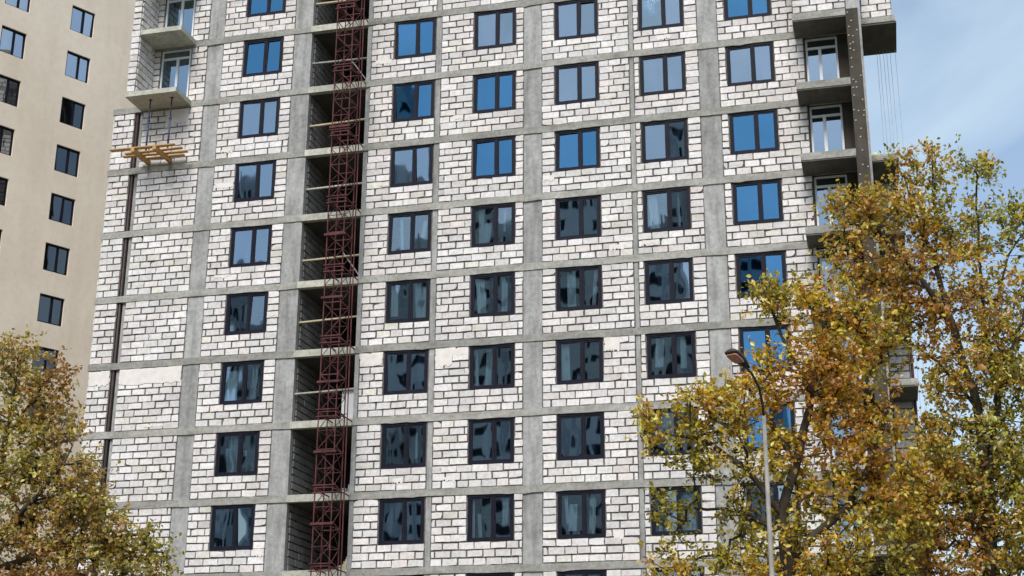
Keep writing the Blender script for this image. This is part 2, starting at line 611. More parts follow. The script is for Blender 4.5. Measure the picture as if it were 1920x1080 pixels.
SMEARS = []
for (x0, x1, w) in PANELS[1:]:
    for k in range(4, 13):
        if random.random() < 0.42:
            if w:
                a_, b_ = random.choice([(x0 + 0.05, WIN[w][0] - 0.06), (WIN[w][1] + 0.06, x1 - 0.05), (x0 + 0.05, x1 - 0.05)])
            else:
                a_, b_ = x0 + 0.05, x1 - 0.05
            if b_ - a_ < 0.3 or (x0 == -16.56 and k > 9):
                continue
            wd_ = min(b_ - a_, random.uniform(0.3, 0.9))
            c_ = random.uniform(a_, b_ - wd_)
            z_ = 3 * (k - 1) + ST + (random.uniform(0.05, 0.6) if b_ - a_ > 2.2 or not w else random.uniform(0.05, 2.2))
            if w and z_ + 0.3 > 3 * k + SB - 1.85 and b_ - a_ > 2.2:
                z_ = 3 * (k - 1) + ST + 0.08
            SMEARS.append((c_, c_ + wd_, z_, z_ + random.uniform(0.10, 0.34)))
# patches where mortar is smeared flush over the joints
for (x0, x1, z0, z1) in [(-16.52, -13.66, 17.10, 17.76), (-17.94, -17.0, 17.12, 17.74), (-2.48, -1.80, 17.02, 17.76), (-1.80, -1.12, 17.42, 17.74),
                         (-15.35, -14.30, 29.10, 29.76), (4.42, 5.0, 17.2, 17.76), (-5.68, -4.76, 17.25, 17.74)] + SMEARS:
    m = MB()
    n = 14
    lo = [(x0 + (x1 - x0) * i / n, z0 + random.uniform(-0.07, 0.07)) for i in range(n + 1)]
    hi = [(x0 + (x1 - x0) * i / n, z1 + random.uniform(-0.02, 0.0)) for i in range(n + 1)]
    for i in range(n):
        y = -0.014
        a, b, c, d = lo[i], lo[i + 1], hi[i + 1], hi[i]
        m.poly([(a[0], y, a[1]), (b[0], y, b[1]), (c[0], y, c[1]), (d[0], y, d[1])])
        m.poly([(a[0], y, a[1]), (a[0], 0.05, a[1]), (b[0], 0.05, b[1]), (b[0], y, b[1])])
        m.poly([(d[0], y, d[1]), (c[0], y, c[1]), (c[0], 0.05, c[1]), (d[0], 0.05, d[1])])
    m.poly([(lo[0][0], -0.014, lo[0][1]), (hi[0][0], -0.014, hi[0][1]), (hi[0][0], 0.05, hi[0][1]), (lo[0][0], 0.05, lo[0][1])])
    m.poly([(lo[n][0], -0.014, lo[n][1]), (lo[n][0], 0.05, lo[n][1]), (hi[n][0], 0.05, hi[n][1]), (hi[n][0], -0.014, hi[n][1])])
    m.build('mortar_smear', M_smear, bld)


# windows
def ring(m, x0, x1, z0, z1, t, y0, y1, tb=None):
    tb = tb or t
    m.box(x0, x0 + t, y0, y1, z0, z1)
    m.box(x1 - t, x1, y0, y1, z0, z1)
    m.box(x0 + t, x1 - t, y0, y1, z0, z0 + tb, skip='lr')
    m.box(x0 + t, x1 - t, y0, y1, z1 - tb, z1, skip='lr')


def window_meshes(W, H, mat, split, fw=0.085, sw=0.062, mw=0.06):
    fr = MB()
    ring(fr, 0, W, 0, H, fw, 0.0, 0.10)
    xs = fw + (W - 2 * fw) * split
    fr.box(xs - mw / 2, xs + mw / 2, 0.004, 0.096, fw, H - fw, skip='ud')
    out = [('frame', fr.mesh('window', mat))]
    for (a, b) in ((fw, xs - mw / 2), (xs + mw / 2, W - fw)):
        s = MB()
        ring(s, a + 0.002, b - 0.002, fw + 0.002, H - fw - 0.002, sw, 0.022, 0.085)
        out.append(('sash', s.mesh('sash', mat)))
        out.append(('pane', (a + sw, b - sw, fw + sw, H - fw - sw)))
    return out


def pane_mesh(a, b, c, d):
    p = MB()
    p.box(a - 0.01 - (a + b) / 2, b + 0.01 - (a + b) / 2, -0.003, 0.003, c - 0.01 - (c + d) / 2, d + 0.01 - (c + d) / 2)
    return p


GLASS = {('A', 2): 2, ('A', 3): 2, ('C', 1): 2, ('D', 0): 2, ('D', 1): 2, ('D', 2): 2, ('E', 1): 2, ('E', 2): 2, ('E', 3): 2, ('F', 2): 2, ('F', 4): 0, ('F', 5): 0, ('F', 6): 0, ('B', 3): 2, ('F', 7): 0}  # glass kind per window imitates blue or cloudy sky reflections
FILM = {('A', 2): 1, ('D', 2): 1, ('F', 5): 0.4, ('F', 4): 0.0, ('E', 4): 0.6, ('C', 1): 0.5, ('E', 2): 0.5, ('A', 0): 0, ('B', 1): 0, ('B', 2): 0, ('C', 2): 0, ('D', 3): 0}
for w, (wx0, wx1) in WIN.items():
    parts = window_meshes(wx1 - wx0, 1.80, M_frame, 0.565)
    panes = [[pane_mesh(*q).mesh('pane', g_) for g_ in (M_glass, M_glass_b, M_glass_c)] if nme == 'pane' else None for nme, q in parts]
    for k in WINROWS:
        base = (wx0, 0.03, 3 * k + SB - 1.808)
        r_ = 12 - k
        kind = GLASS.get((w, r_), 0 if r_ <= 3 else random.choice((1, 1, 2)))
        wo = link('window', parts[0][1], bld)
        wo.location = base
        for (nme, q), pm in zip(parts[1:], panes[1:]):
            if nme == 'sash':
                link('sash', q, wo)
            else:
                po = link('pane', pm[kind], wo)
                a, b, c, d = q
                po.location = ((a + b) / 2, 0.055, (c + d) / 2)
                po.rotation_euler = (math.radians(random.gauss(0, 1.3)), 0, math.radians(random.gauss(0, 1.3)))
                pr_f = FILM.get((w, r_), 0.85 if r_ >= 4 else 0.12)
                for _rep in range((random.random() < pr_f) + (pr_f == 0.85 and random.random() < 0.5)):      # loose protective sheet, curtain or board behind the pane
                    f_ = MB()
                    L = (b - a)
                    sx0 = a + L * random.uniform(-0.05, 0.55)
                    sx1 = sx0 + L * random.uniform(0.12, 0.55)
                    if pr_f == 1:
                        sx0, sx1 = a - 0.02, b + 0.02
                    sx1 = min(sx1, b + 0.04)
                    zb = c - 0.02 if random.random() < 0.7 or pr_f == 1 else c + (d - c) * random.uniform(0.1, 0.5)
                    zt = d + 0.02 if random.random() < 0.6 or pr_f == 1 else c + (d - c) * random.uniform(0.6, 0.95)
                    n_ = 7
                    off = [random.uniform(-0.03, 0.03) for _ in range(n_ + 1)]
                    ln_ = random.uniform(-0.12, 0.12) * (pr_f != 1)
                    for i_ in range(n_):
                        xa, xb = sx0 + (sx1 - sx0) * i_ / n_, sx0 + (sx1 - sx0) * (i_ + 1) / n_
                        ya, yb = 0.22 + off[i_], 0.22 + off[i_ + 1]
                        f_.poly([(xa, ya, zb), (xb, yb, zb), (xb + ln_, yb, zt), (xa + ln_, ya, zt)])
                    f_.build('film_sheet', M_film, wo)

# rooms behind the windows
boxobj('spine_wall', M_int, bld, -17.9, 14.9, 6.0, 6.2, 0, 3 * TOPK - 0.3)
for x in (-16.6, -13.2, -9.0, -2.65, 1.5, 5.72, 8.9, 12.6):
    boxobj('partition', M_int, bld, x - 0.06, x + 0.06, 0.63, 5.99, 0, (29.9 if x < -16 else 3 * TOPK) - 0.25)
boxobj('end_wall', M_mortar, bld, 14.72, 15.0 - 0.004, 0.33, DEPTH - 0.3, 0, 3 * TOPK - 0.22)
boxobj('end_wall', M_mortar, bld, -18.0, -17.75, 0.33, DEPTH - 0.3, 0, 29.75)
boxobj('rear_wall', M_mortar, bld, -17.74, 14.70, DEPTH - 0.4, DEPTH - 0.1, 0, 29.78)

endb = []
for k in range(2, 11):
    lay(0.08, DEPTH - 0.2, 3 * (k - 1) + ST + 0.01, 3 * k + SB - 0.01, sink=endb)
m = MB()
for b in endb:                              # courses on the left end wall (facing -x)
    t = MB()
    brick_geo(t, b)
    n = len(m.v)
    m.v += [(-18.06 + v[1], v[0], v[2]) for v in t.v]
    m.f += [tuple(n + i for i in reversed(f)) for f in t.f]
    m.c += t.c
endu = []
for k in range(11, 17):
    lay(0.06, DEPTH - 0.2, 3 * (k - 1) + ST + 0.01, 3 * k + SB - 0.01, sink=endu)
for b in endu:
    t = MB()
    brick_geo(t, b)
    n = len(m.v)
    m.v += [(-16.70 + v[1], v[0], v[2]) for v in t.v]
    m.f += [tuple(n + i for i in reversed(f)) for f in t.f]
    m.c += t.c
eo = m.build('end_blockwork', M_block, bld)
eo['kind'] = 'stuff'

# open stairwell bay: block side wall, rear wall, rails
side = []
for k in range(2, 14):
    lay(0.32, 5.6, 3 * (k - 1) + ST + 0.01, 3 * k + SB - 0.01, sink=side)
m = MB()
for b in side:                              # turn the courses onto the side wall (facing +x)
    t = MB()
    brick_geo(t, b)
    n = len(m.v)
    m.v += [(-8.52 - v[1], v[0], v[2]) for v in t.v]
    m.f += [tuple(n + i for i in f) for f in t.f]
    m.c += t.c
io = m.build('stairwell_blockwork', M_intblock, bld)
io['kind'] = 'stuff'
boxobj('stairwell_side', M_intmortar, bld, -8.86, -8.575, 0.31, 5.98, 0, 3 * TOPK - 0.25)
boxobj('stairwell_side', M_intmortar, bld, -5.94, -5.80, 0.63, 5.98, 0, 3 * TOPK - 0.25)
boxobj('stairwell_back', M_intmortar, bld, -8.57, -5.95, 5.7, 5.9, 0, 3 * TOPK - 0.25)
M_shade_board = mat_rough('shade_board_dark', (0.055, 0.049, 0.044), (0.09, 0.08, 0.07), 1.5, 0.9, bmp=0)  # near-black colour carries the shade of the open bay
for k in range(3, 14):  # boards added only to darken the lit slab undersides
    boxobj('soffit_shade_board', M_shade_board, bld, -8.56, -5.95, 0.23, 5.68, 3 * k + SB - 0.03, 3 * k + SB - 0.006)
rails = [(12, 1.35, M_plank), (11, 1.36, M_conc), (10, 1.33, M_plank), (9, 1.36, M_beam), (8, 1.10, M_plank), (7, 1.38, M_plank), (6, 1.30, M_beam)]
for k, h, mat in rails:
    z = 3 * (k - 1) + h
    m = MB()
    m.bar((-8.56, 0.24 + random.uniform(-0.02, 0.05), z), (-5.93, 0.26, z + random.uniform(-0.03, 0.12)), 0.10, 0.06)
    m.build('guard_rail', mat, bld)
for k in (11, 8):
    z = 3 * (k - 1) + ST
    m = MB()
    m.bar((-6.75, 0.30, z + 1.25), (-5.98, 0.34, z + 0.15), 0.05)
    m.build('stay', M_conc, bld)
boxobj('leaning_sheet', M_pale_wall, bld, -6.55, -5.97, 0.34, 0.38, 15.085, 16.35)
# rubble on two landings
for k, sx in ((4, 0.55), (5, 0.35)):
    m = MB()
    for i in range(12):
        x = -5.98 - random.random() ** 1.6 * sx
        z = 3 * (k - 1) + ST + 0.004
        s = random.uniform(0.05, 0.14)
        h = random.uniform(0.1, 0.55) * (1 - (-5.98 - x) / (sx + 0.1))
        m.box(x - s, x + s * 0.3, 0.25 + random.random() * 0.3, 0.6 + random.random() * 0.2, z, z + h + 0.03)
    ob = m.build('rubble', M_plank if k == 4 else M_conc, bld)
    ob['kind'] = 'stuff'


# balconies
def door_unit(x0, x1, z0, z1, y, mull, parent):
    fr = MB()
    ring(fr, x0, x1, z0, z1, 0.075, y, y + 0.09)
    zt = z1 - 0.42
    fr.box(x0 + 0.075, x1 - 0.075, y + 0.004, y + 0.086, zt - 0.05, zt + 0.05, skip='lr')
    xm = x0 + (x1 - x0) * mull
    fr.box(xm - 0.06, xm + 0.06, y + 0.006, y + 0.084, z0 + 0.075, zt - 0.05, skip='ud')
    d = fr.build('balcony_door', M_white, parent)
    for (a, b, c, e) in ((x0 + 0.075, xm - 0.06, z0 + 0.075, zt - 0.05), (xm + 0.06, x1 - 0.075, z0 + 0.075, zt - 0.05), (x0 + 0.075, x1 - 0.075, zt + 0.05, z1 - 0.075)):
        p = MB()
        p.box(a - 0.01 - (a + b) / 2, b + 0.01 - (a + b) / 2, -0.003, 0.003, c - 0.01, e + 0.01)
        po = p.build('pane', M_glass_c, d)
        po.location = ((a + b) / 2, y + 0.045, 0)
        po.rotation_euler = (0, 0, math.radians(random.gauss(0, 0.7)))
    return d


FR = -1.42                        # front line of the right-hand balconies
for k in range(3, 12):            # slab k
    boxobj('balcony_slab', M_slab, bld, 12.40, 14.46, FR, -0.022, 3 * k + SB + 0.05, 3 * k + ST + 0.06)
    boxobj('soffit_board', M_soffit, bld, 12.42, 14.45, FR + 0.02, -0.024, 3 * k + SB - 0.01, 3 * k + SB + 0.046)
for k in range(3, 11):
    z0, z1 = 3 * k + ST + 0.004, 3 * (k + 1) + SB - 0.004
    door_unit(12.80, 14.05, z0, z1 - 0.06, 0.10, 0.44, bld)
    boxobj('jamb_board', M_brown, bld, 14.056, 14.46, 0.08, 0.30, z0, z1)
    boxobj('jamb_board', M_brown, bld, 12.745, 12.795, 0.02, 0.30, z0, z1)
boxobj('insulated_pier', M_brown, bld, 14.462, 14.93, FR + 0.01, 0.62, 0, 30.10)
boxobj('corner_strip', M_conc, bld, 14.932, 15.02, FR + 0.03, 0.62, 0, 30.10)
boxobj('column', M_conc, bld, 14.50, 15.0, FR + 0.04, 0.6, 30.102, 3 * TOPK)
dm = MB()
dm.tube([(0, 0, 0), (0, -0.02, 0)], [0.036, 0.026], 8)
dme = dm.mesh('dowel', M_dowel)
z = 3.0
while z < 30.0:
    for x in (14.53 + random.uniform(-.03, .04), 14.69 + random.uniform(-.05, .05), 14.85 + random.uniform(-.04, .04)):
        if random.random() < 0.62:
            o = link('dowel', dme, bld)
            o.location = (x, FR + 0.008, z + random.uniform(-0.16, 0.16))
    z += 0.40
# enclosed volume above the top right balcony
up_b = []
lay(12.42, 14.49, 33 + ST - 2.93, 33 + SB, y=FR + 0.01, sink=up_b)
m = MB()
for b in up_b:
    brick_geo(m, b, back=FR + 0.075)
ob = m.build('balcony_front_blockwork', M_block, bld)
ob['kind'] = 'stuff'
boxobj('balcony_front', M_mortar, bld, 12.44, 14.498, FR + 0.07, FR + 0.3, 30.16, 38)
boxobj('balcony_cheek', M_mortar, bld, 12.41, 12.62, FR + 0.31, 0.05, 30.16, 38)
# corner overhang beyond the pier with its block wall
boxobj('overhang_slab', M_slab, bld, 15.03, 16.36, 0.0, 2.62, 30.10, 30.34)
boxobj('soffit_board', M_soffit, bld, 15.05, 16.40, 0.03, 2.66, 30.02, 30.096)
ov = []
lay(15.06, 16.27, 30.35, 33.0, y=0.03, sink=ov)
m = MB()
for b in ov:
    brick_geo(m, b, back=0.12)
ob = m.build('overhang_blockwork', M_block, bld)
ob['kind'] = 'stuff'
boxobj('overhang_wall', M_mortar, bld, 15.05, 16.26, 0.10, 0.4, 30.342, 36)
# set-back right wing on the lower storeys
boxobj('wing_wall', M_mortar, bld, 15.04, 16.0, 2.56, 9.0, 0, 24.2)
wg = []
for k in range(3, 9):
    lay(15.10, 15.86, 3 * (k - 1) + 0.45, 3 * k + 0.18, y=2.51, sink=wg)
m = MB()
for b in wg:
    brick_geo(m, b, back=2.57)
ob = m.build('wing_blockwork', M_block, bld)
ob['kind'] = 'stuff'
for k in range(3, 9):
    boxobj('wing_slab', M_slab, bld, 15.03, 16.05, 0.1, 2.62, 3 * k + 0.20, 3 * k + 0.44)
    boxobj('soffit_board', M_soffit, bld, 15.05, 16.03, 0.12, 2.5, 3 * k + 0.14, 3 * k + 0.197)
m = MB()
m.tube([(15.93, 2.42, 0), (15.93, 2.42, 24)], [0.05, 0.05], 8)
m.build('downpipe', M_red, bld, True)

# left balconies
LF = -1.5
boxobj('balcony_slab', M_beam, bld, -16.66, -14.20, LF, -0.022, 29.86, 30.08)
boxobj('balcony_slab', M_beam, bld, -16.20, -14.20, LF, -0.022, 32.88, 33.10)
boxobj('balcony_slab', M_beam, bld, -16.20, -14.20, LF, -0.022, 35.88, 36.10)
cheek = []
lay(-16.64, -16.215, 30.09, 38.0, y=LF + 0.02, sink=cheek)
cheek2 = []
lay(LF + 0.08, -0.03, 30.09, 38.0, y=0.0, sink=cheek2)
m = MB()
for b in cheek:
    brick_geo(m, b, back=LF + 0.085)
for b in cheek2:
    t = MB()
    brick_geo(t, b)
    n = len(m.v)
    m.v += [(-16.205 - v[1], v[0], v[2]) for v in t.v]
    m.f += [tuple(n + i for i in f) for f in t.f]
    m.c += t.c
ob = m.build('cheek_blockwork', M_block, bld)
ob['kind'] = 'stuff'
boxobj('cheek_wall', M_mortar, bld, -16.635, -16.25, LF + 0.08, -0.03, 30.085, 38)
boxobj('end_wall', M_mortar, bld, -16.64, -16.25, 0.335, DEPTH - 0.3, 30.085, 3 * TOPK - 0.22)
for k in (10, 11):
    door_unit(-15.88, -14.44, 3 * k + ST + 0.004, 3 * (k + 1) + SB - 0.03, 0.06, 0.55, bld)

# ------------------------------------------------------------------ hoist mast in front of the stairwell bay
mast = thing('hoist_mast', 'dark red steel lattice mast rising in front of the open stairwell bay', 'mast', (-6.35, -1.2, 0))
mx0, mx1, my0, my1 = -0.36, 0.36, -0.48, 0.46
for x in (mx0, mx1):
    for y in (my0, my1):
        mm = MB()
        mm.tube([(x, y, 0), (x, y, 38)], [0.027, 0.027], 6)
        mm.build('chord', M_red, mast)
z = 0.0
SEC = 1.5
while z < 37.5:
    mm = MB()
    ring_pts = [(mx0, my0), (mx1, my0), (mx1, my1), (mx0, my1)]
    for i in range(4):
        a, b = ring_pts[i], ring_pts[(i + 1) % 4]
        mm.bar((*a, z), (*b, z), 0.038)
        mm.bar((*a, z + SEC / 2), (*b, z + SEC / 2), 0.024)
        mm.bar((*a, z), (*b, z + SEC / 2), 0.022)
        mm.bar((*b, z + SEC / 2), (*a, z + SEC), 0.022)
    mm.build('lattice_section', M_red, mast)
    z += SEC
for k in range(3, 13):
    mm = MB()
    zz = 3 * k - 0.05
    mm.box(mx0 - 0.09, mx1 + 0.09, my0 - 0.06, my0 + 0.02, zz - 0.16, zz - 0.12)
    mm.box(mx0 - 0.09, mx1 + 0.09, my0 - 0.06, my0 + 0.02, zz + 0.12, zz + 0.16)
    for x in (mx0 - 0.06, mx1 + 0.06):
        mm.bar((x, my0, zz), (x, 1.145, zz), 0.04)
    mm.build('wall_tie', M_red, mast)
for zz in (27.2, 22.4, 19.7, 16.2, 13.4, 10.6):
    mm = MB()
    mm.box(mx0 - 0.10, mx1 + 0.10, my0 - 0.10, my0 - 0.045, zz - 0.045, zz + 0.045)
    mm.build('collar', M_red, mast)
mm = MB()
mm.tube([(0.62, 0.1, 0), (0.62, 0.1, 38)], [0.025, 0.025], 6)
for k in range(1, 13):
    mm.bar((0.62, 0.1, 3 * k), (mx1, 0.1, 3 * k), 0.03)
    mm.bar((mx1, my0, 3 * k), (mx1, my1, 3 * k + 0.02), 0.03)
mm.build('guide_tube', M_red, mast)

# ------------------------------------------------------------------ timber platform and props under the left balcony
plat = thing('timber_platform', 'yellow timber outrigger platform jutting from the wall below the left balcony', 'platform', (-15.4, 0, 27.35))
for x in (-0.62, 0.42):
    mm = MB()
    mm.box(x - 0.08, x + 0.08, -1.55, 0.14, -0.20, -0.02)
    mm.build('joist', M_timber, plat)
for (xa, xb, y0, tw) in ((-1.75, 1.30, -1.50, 0.02), (-1.30, 1.45, -1.05, -0.02), (-1.55, 1.50, -0.72, 0.03), (-0.95, 1.20, -0.36, 0.0)):
    mm = MB()
    n = len(mm.v)
    mm.box(xa, xb, y0, y0 + 0.20, -0.016, 0.032)
    mm.v = [(x, y + tw * x, z) for x, y, z in mm.v]
    mm.build('plank', M_timber, plat)
for side_, x in (('left', -15.70), ('right', -14.66)):
    pr = thing('steel_prop', 'dark steel prop under the balcony slab, %s one of the pair' % side_, 'prop', (x, -0.95, 27.384), 'props on the timber platform')
    h = 29.855 - 27.384
    mm = MB()
    mm.tube([(0, 0, 0.008), (0, 0, h * 0.62)], [0.042, 0.042], 8)
    mm.build('outer_tube', M_prop, pr, True)
    mm = MB()
    mm.tube([(0, 0, h * 0.6), (0, 0, h - 0.008)], [0.03, 0.03], 8)
    mm.build('inner_tube', M_prop, pr, True)
    mm = MB()
    mm.tube([(0, 0, h * 0.58), (0, 0, h * 0.64)], [0.065, 0.065], 8)
    mm.build('collar', M_prop, pr)
    mm = MB()
    mm.box(-0.07, 0.07, -0.07, 0.07, 0, 0.01)
    mm.build('base_plate', M_prop, pr)
    mm = MB()
    mm.box(-0.07, 0.07, -0.07, 0.07, h - 0.01, h)
    mm.build('head_plate', M_prop, pr)

# ------------------------------------------------------------------ ropes below the overhang
ordn = ['first', 'second', 'third', 'fourth', 'fifth', 'sixth']
for i, x in enumerate((15.60, 15.71, 15.86, 15.99, 16.13, 16.33)):
    mm = MB()
    zl = random.uniform(1.0, 3.0)
    pts = [(random.gauss(0, 0.012), random.gauss(0, 0.012), -j * (30.0 - zl) / 12) for j in range(13)]
    pts[0] = (0, 0, 0)
    mm.tube(pts, [0.007] * 13, 5)
    r = mm.build('rope', M_rope)
    r.location = (x, 2.35, 30.02)
    r['label'] = 'thin rope hanging from the corner overhang, %s from the pier' % ordn[i]
    r['category'] = 'rope'
    r['group'] = 'ropes hanging below the overhang'

# ------------------------------------------------------------------ beige block on the left
TH = 0.50066
lb = thing('beige_building', 'finished beige rendered tower block with small dark framed windows', 'building', (-29.905, 13.893, 0))
lb.rotation_euler = (0, 0, math.pi / 2 - TH)
LW = []
LTOP = 57.0
for ci, sx in enumerate((-12.43, -8.288, -4.144, 0.0)):
    for r in range(-3, 13):
        zt = 44.711 - 3 * r
        if zt - 1.63 > 0.6 and zt < LTOP - 0.8:
            LW.append((sx, zt, ci))
m = MB()
wall_mesh(m, -16, 12, 0, LTOP, 0.0, 0.35, [(sx, sx + 1.53, zt - 1.63, zt) for sx, zt, ci in LW])
m.build('wall', M_stucco, lb)
m = MB()
m.box(-16, -15.6, 0.352, 14, 0, LTOP - 0.01)
m.box(11.6, 12, 0.352, 14, 0, LTOP - 0.01)
m.box(-15.59, 11.59, 13.6, 14, 0, LTOP - 0.01)
m.build('wall', M_stucco, lb)
boxobj('roof', M_conc, lb, -15.58, 11.58, 0.36, 13.59, LTOP - 0.5, LTOP - 0.2)
for k in range(1, 19):
    boxobj('floor_slab', M_int, lb, -15.58, 11.58, 0.37, 6.0, 44.711 + 0.55 - 3 * (k - 4) - 0.12 if k > 3 else 44.711 + 0.55 + 3 * (4 - k), 44.711 + 0.55 - 3 * (k - 4) + 0.08 if k > 3 else 44.711 + 0.75 + 3 * (4 - k)) if 44.711 + 0.55 - 3 * (k - 4) > 0.5 and 44.711 + 0.75 + 3 * (4 - k) < LTOP - 0.6 else None
boxobj('partition', M_int, lb, -15.57, 11.57, 6.01, 6.2, 0, LTOP - 0.6)
lparts = window_meshes(1.53, 1.63, M_frame, 0.56, 0.055, 0.045, 0.05)


def lpane(a, b, c, d):
    p = MB()
    p.box(a - 0.01 - (a + b) / 2, b + 0.01 - (a + b) / 2, -0.003, 0.003, c - 0.01 - (c + d) / 2, d + 0.01 - (c + d) / 2)
    return [p.mesh('pane', M_glass_far), p.mesh('pane', M_glass_far_top)]


lpanes = [lpane(*q) if nme == 'pane' else None for nme, q in lparts]
for sx, zt, ci in LW:
    if ci < 2 or zt < 18:
        continue
    wo = link('window', lparts[0][1], lb)
    wo.location = (sx, 0.11, zt - 1.63)
    for (nme, q), pm in zip(lparts[1:], lpanes[1:]):
        if nme == 'sash':
            link('sash', q, wo)
        else:
            po = link('pane', pm[1 if zt > 41.5 or (ci == 2 and zt > 35 and nme == 'pane' and random.random() < 0.5) else 0], wo)
            a, b, c, d = q
            po.location = ((a + b) / 2, 0.055, (c + d) / 2)
            po.rotation_euler = (math.radians(random.gauss(0, 0.8)), 0, math.radians(random.gauss(0, 0.8)))


# ------------------------------------------------------------------ towers across the street, seen mirrored in the panes
def far_tower(label, x0, x1, y, h, wallmat, trim, ncol):
    t = thing('tower_block', label, 'building', ((x0 + x1) / 2, y, 0), 'towers mirrored in the windows')
    W = x1 - x0
    cell = W / ncol
    holes = []
    for k in range(int(h // 3)):
        for c in range(ncol):
            xa = -W / 2 + cell * (c + 0.27)
            holes.append((xa, xa + cell * 0.46, 3 * k + 1.0, 3 * k + 2.5))
    mm = MB()
    wall_mesh(mm, -W / 2, W / 2, 0, h, 0.0, -0.3, holes)
    mm.box(-W / 2, W / 2, -14, -0.7, 0, h - 0.01)
    mm.build('wall', wallmat, t)
    for c in range(0, ncol + 1, 2):
        boxobj('pilaster', trim, t, -W / 2 + cell * c - 0.35, -W / 2 + cell * c + 0.35, 0.004, 0.5, 0, h + 0.6)
    pm = MB()
    pm.box(0, cell * 0.46, -0.2, -0.15, 0, 1.5)
    pme = pm.mesh('window', M_frame)
    for hx in holes:
        o = link('window', pme, t)
        o.location = (hx[0], 0, hx[2])


far_tower('pale panelled tower block across the street, mirrored in the middle windows', -47, -5, -118, 74, M_pale_wall, M_grey_wall, 14)
far_tower('grey tower block across the street, mirrored in the left windows', -86, -53, -124, 70, M_grey_wall, M_pale_wall, 14)

# ------------------------------------------------------------------ street lamp
lp = thing('street_lamp', 'tall grey street lamp with dark head leaning out before the golden tree', 'street lamp', (12.60, -29.0, 0))
mm = MB()
mm.tube([(0, 0, 0), (0, 0, 3), (0, 0, 7.45)], [0.075, 0.047, 0.034], 12)
mm.build('pole', M_pole, lp, True)
mm = MB()
mm.tube([(0, 0, 0), (0, 0, 0.5)], [0.12, 0.11], 12)
mm.build('base_sleeve', M_pole, lp, True)
arm = [(0, 0, 7.40), (-0.005, -0.06, 7.62), (-0.03, -0.34, 7.86), (-0.11, -0.70, 8.02), (-0.22, -0.92, 8.10)]
mm = MB()
mm.tube(arm, [0.028, 0.025, 0.022, 0.02, 0.02], 8)
mm.build('arm', M_lamp, lp, True)
hd = MB()
a = Vector((-0.16, -0.80, 8.09))
d = Vector((-0.30, -0.62, 0.20)).normalized()
sx = d.cross(Vector((0, 0, 1))).normalized()
upv = sx.cross(d).normalized()
prof = [(0.0, 0.04, 0.045), (0.10, 0.07, 0.08), (0.24, 0.11, 0.10), (0.44, 0.13, 0.10), (0.56, 0.12, 0.07), (0.59, 0.08, 0.03)]
n = 12
st = 0
for (t, w_, h_) in prof:
    for k in range(n):
        an = 2 * math.pi * k / n
        q = a + d * t + sx * w_ * math.cos(an) + upv * (h_ * math.sin(an) if math.sin(an) > 0 else 0.35 * h_ * math.sin(an))
        hd.v.append(tuple(q))
for i in range(len(prof) - 1):
    for k in range(n):
        p0, p1 = i * n + k, i * n + (k + 1) % n
        hd.f.append((p0, p1, p1 + n, p0 + n))
        hd.c.append(None)
hd.f.append(tuple(reversed(range(n))))
hd.f.append(tuple((len(prof) - 1) * n + k for k in range(n)))
hd.c += [None, None]
head = hd.build('lamp_head', M_lamp, lp, True)
ln = MB()
pts = []
for (t, w_) in ((0.26, 0.085), (0.36, 0.10), (0.50, 0.10), (0.545, 0.075)):
    pts.append((t, w_))
lv = [a + d * t + sx * w_ - upv * 0.045 for t, w_ in pts] + [a + d * t - sx * w_ - upv * 0.045 for t, w_ in reversed(pts)]
lo_ = [v + upv * 0.03 for v in lv]
ln.poly(lv)
for i in range(len(lv)):
    k = (i + 1) % len(lv)
    ln.poly([lv[i], lo_[i], lo_[k], lv[k]])
ln.build('lens', M_lens, head)


